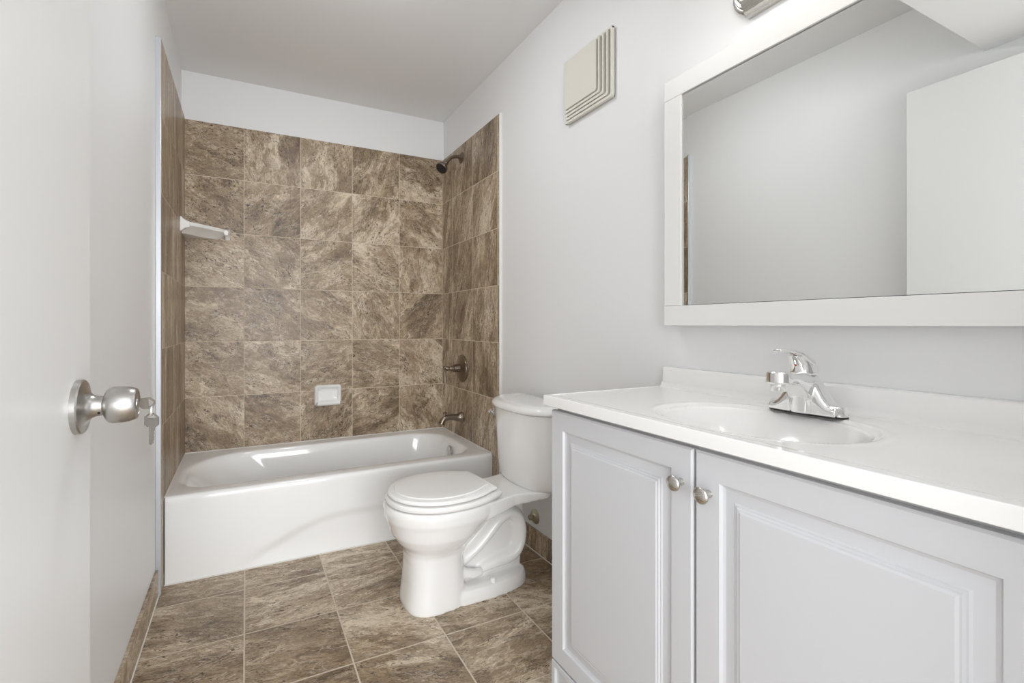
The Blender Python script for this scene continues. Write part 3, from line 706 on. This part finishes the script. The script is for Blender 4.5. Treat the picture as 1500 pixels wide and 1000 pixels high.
# ---------------------------------------------------------------- mirror
MF, MY0, MY1, MZ0, MZ1 = 1.473, 0.17, 1.0516, 1.060, 1.8116
mi = thing('wall_mirror', 'large rectangular wall mirror in a flat white frame above the sink', 'mirror', (WX, 0.62, 1.06))
bm = bmesh.new(); rw = 0.0600
box(bm, MF, WX-0.001, MY1-rw-0.002, MY1, MZ0+rw+0.0004, MZ1-rw-0.0004); box(bm, MF, WX-0.001, MY0, MY0+rw, MZ0+rw+0.0004, MZ1-rw-0.0004)
box(bm, MF, WX-0.001, MY0, MY1, MZ0, MZ0+rw); box(bm, MF, WX-0.001, MY0, MY1, MZ1-rw, MZ1)
finish('frame', bm, M['frame'], mi, bevel=0.0012)
bm = bmesh.new(); y0, y1, z0, z1 = MY0+rw, MY1-rw-0.002, MZ0+rw, MZ1-rw
def gx(z, d): return 1.4795 - 0.0006*(z-z0)/(z1-z0) + d
loft(bm, [[(gx(z, d), y, z) for y, z in ((y0+i, z0+i), (y1-i-0.002, z0+i), (y1-i-0.002, z1-i-0.0015), (y0+i, z1-i-0.0015))] for i, d in ((0.0015, 0.004), (0.0015, 0.0001), (0.014, 0.0))])
finish('glass', bm, M['mirror'], mi)
bm = bmesh.new(); box(bm, 1.4855, WX-0.001, y0, y1, z0, z1)
finish('backing', bm, M['black'], mi)

# ---------------------------------------------------------------- exhaust fan cover
VF = 1.509
fan = thing('exhaust_fan_cover', 'off-white plastic exhaust fan cover high on the right wall', 'vent', (WX, 1.46, 2.03))
y0, y1, z0, z1 = 1.327, 1.606, 1.904, 2.164      # y0 = right edge, y1 = left edge in view
bm = bmesh.new(); box(bm, WX-0.006, WX-0.001, y0+0.004, y1-0.004, z0+0.004, z1-0.004)
finish('back_plate', bm, M['ventshade'], fan)
def lplate(ya, yb, za, zb, x0, x1, r=0.010):
    return [[(x, p[0], p[1]) for p in rrect(ya, yb, za, zb, r, 0, 6, 6, 6)] for x in (x0, x1)]
bm = bmesh.new(); lp = rrect(y0+0.084, y1, z0+0.058, z1, (0.012, 0.008, 0.008, 0.008), 0, 6, 6, 6)
loft(bm, [[(WX-0.006, p[0], p[1]) for p in lp], [(VF+0.002, p[0], p[1]) for p in lp], [(VF, p[0]+(0.002 if p[0] < 1.45 else -0.002), p[1]+(0.002 if p[1] < 2.0 else -0.002)) for p in lp]])
finish('cover', bm, M['vent'], fan, smooth=30)
for k in range(4):
    # L-shaped louvre: vertical leg on the right, horizontal leg at the bottom
    a = 0.021*k; b = 0.0140*k; th = 0.0075; tz = 0.0092; r = 0.010
    yo, zo = y0 + a, z0 + b
    path_o = [(yo, z1-0.002)] + [(yo + r - r*math.cos(q*PI/12), zo + r - r*math.sin(q*PI/12)) for q in range(7)] + [(y1-0.002, zo)]
    path_i = [(yo+th, z1-0.002)] + [(yo+th + r - r*math.cos(q*PI/12), zo+tz + r - r*math.sin(q*PI/12)) for q in range(7)] + [(y1-0.002, zo+tz)]
    bm = bmesh.new(); x0, x1 = VF + 0.0025*(3-k)*0.6, WX-0.006
    R_ = [[bm.verts.new((x, p[0], p[1])) for p in pth] for pth, x in ((path_o, x1), (path_o, x0), (path_i, x0), (path_i, x1))]
    for q in range(4):
        s_ = (q+1) % 4
        for i in range(len(path_o)-1): bm.faces.new((R_[q][i], R_[q][i+1], R_[s_][i+1], R_[s_][i]))
    bm.faces.new([R_[q][0] for q in range(4)]); bm.faces.new([R_[q][-1] for q in range(4)])
    finish('louvre', bm, M['vent'], fan, smooth=40)
bm = bmesh.new()                                   # left border joins the louvre ends
box(bm, VF+0.004, WX-0.006, y1-0.009, y1, z0, z0+0.062)
finish('border', bm, M['vent'], fan, bevel=0.001); bm = bmesh.new()
box(bm, VF+0.004, WX-0.006, y0, y0+0.085, z1-0.008, z1)
finish('border', bm, M['vent'], fan, bevel=0.001)

# ---------------------------------------------------------------- vanity light above the mirror
vl = thing('vanity_light', 'brushed nickel bath bar light on the wall above the mirror', 'light fixture', (WX, 0.53, 1.96))
bm = bmesh.new()
def ob(y0, y1, z0, z1, x, r): return [(x, p[0], p[1]) for p in rrect(y0, y1, z0, z1, r, 0, 12, 10, 4)]
st_ = [(0.0, 0.0), (0.0, 0.012), (0.003, 0.014), (0.009, 0.015), (0.010, 0.021), (0.013, 0.024), (0.019, 0.025), (0.020, 0.031), (0.024, 0.034), (0.040, 0.036)]
loft(bm, [ob(0.205+i, 0.857-i, 1.895+i, 2.025-i, WX-0.0005-h, 0.064-i) for i, h in st_])
finish('backplate', bm, M['nickel'], vl, smooth=30)
bm = bmesh.new()
pz = [(1.889, 0.0), (1.889, 0.016), (1.896, 0.018), (1.900, 0.024), (1.907, 0.028), (1.914, 0.034), (1.925, 0.040), (1.96, 0.043), (1.995, 0.040), (2.006, 0.034), (2.013, 0.028), (2.020, 0.024), (2.024, 0.018), (2.031, 0.016), (2.031, 0.0)]
loft(bm, [[(WX-0.0005-h, y, z) for z, h in pz] for y in (0.255, 0.818)])
finish('bar', bm, M['nickel'], vl, smooth=20)
for k in range(3):
    y = 0.31 + 0.22*k
    bm = bmesh.new(); tube(bm, [(WX-0.04, y, 1.965), (WX-0.09, y, 1.985), (WX-0.145, y, 2.03), (WX-0.17, y, 2.06)], 0.008, n=12)
    lathe(bm, [(0, 0.020), (0.02, 0.025), (0.04, 0.022)], (WX-0.17, y, 2.078), (0, 0, -1), 24)
    finish('lamp_holder', bm, M['nickel'], vl, smooth=40)
    bm = bmesh.new(); lathe(bm, [(0.0, 0.018), (0.006, 0.026), (0.02, 0.034), (0.045, 0.042), (0.070, 0.052), (0.085, 0.060), (0.084, 0.056), (0.050, 0.040), (0.04, 0.010)], (WX-0.17, y, 2.048), (0, 0, -1), 32)
    finish('glass_shade', bm, M['lamp'], vl, smooth=60)

# ---------------------------------------------------------------- added fill dome on the ceiling, out of view, brightens the room
cl = thing('added_ceiling_fill', 'added unseen fill dome flush on the ceiling in front of the bathtub', 'added fill light', (0.70, 1.62, ZC))
bm = bmesh.new(); lathe(bm, [(0, 0.150), (0.018, 0.150), (0.024, 0.144), (0.024, 0.05)], (0.70, 1.62, ZC-0.0005), (0, 0, -1), 48)
finish('fill_base', bm, M['trimwhite'], cl, smooth=40)
t = NT('fill_dome_glow'); t.b.inputs['Base Color'].default_value = (0.9, 0.9, 0.88, 1)
t.b.inputs['Emission Color'].default_value = (0.94, 0.97, 1.0, 1); t.b.inputs['Emission Strength'].default_value = 13.0
bm = bmesh.new(); lathe(bm, [(0.022, 0.138), (0.035, 0.134), (0.055, 0.115), (0.072, 0.080), (0.082, 0.040), (0.085, 0.002)], (0.70, 1.62, ZC), (0, 0, -1), 48)
finish('fill_dome', bm, t.m, cl, smooth=70)
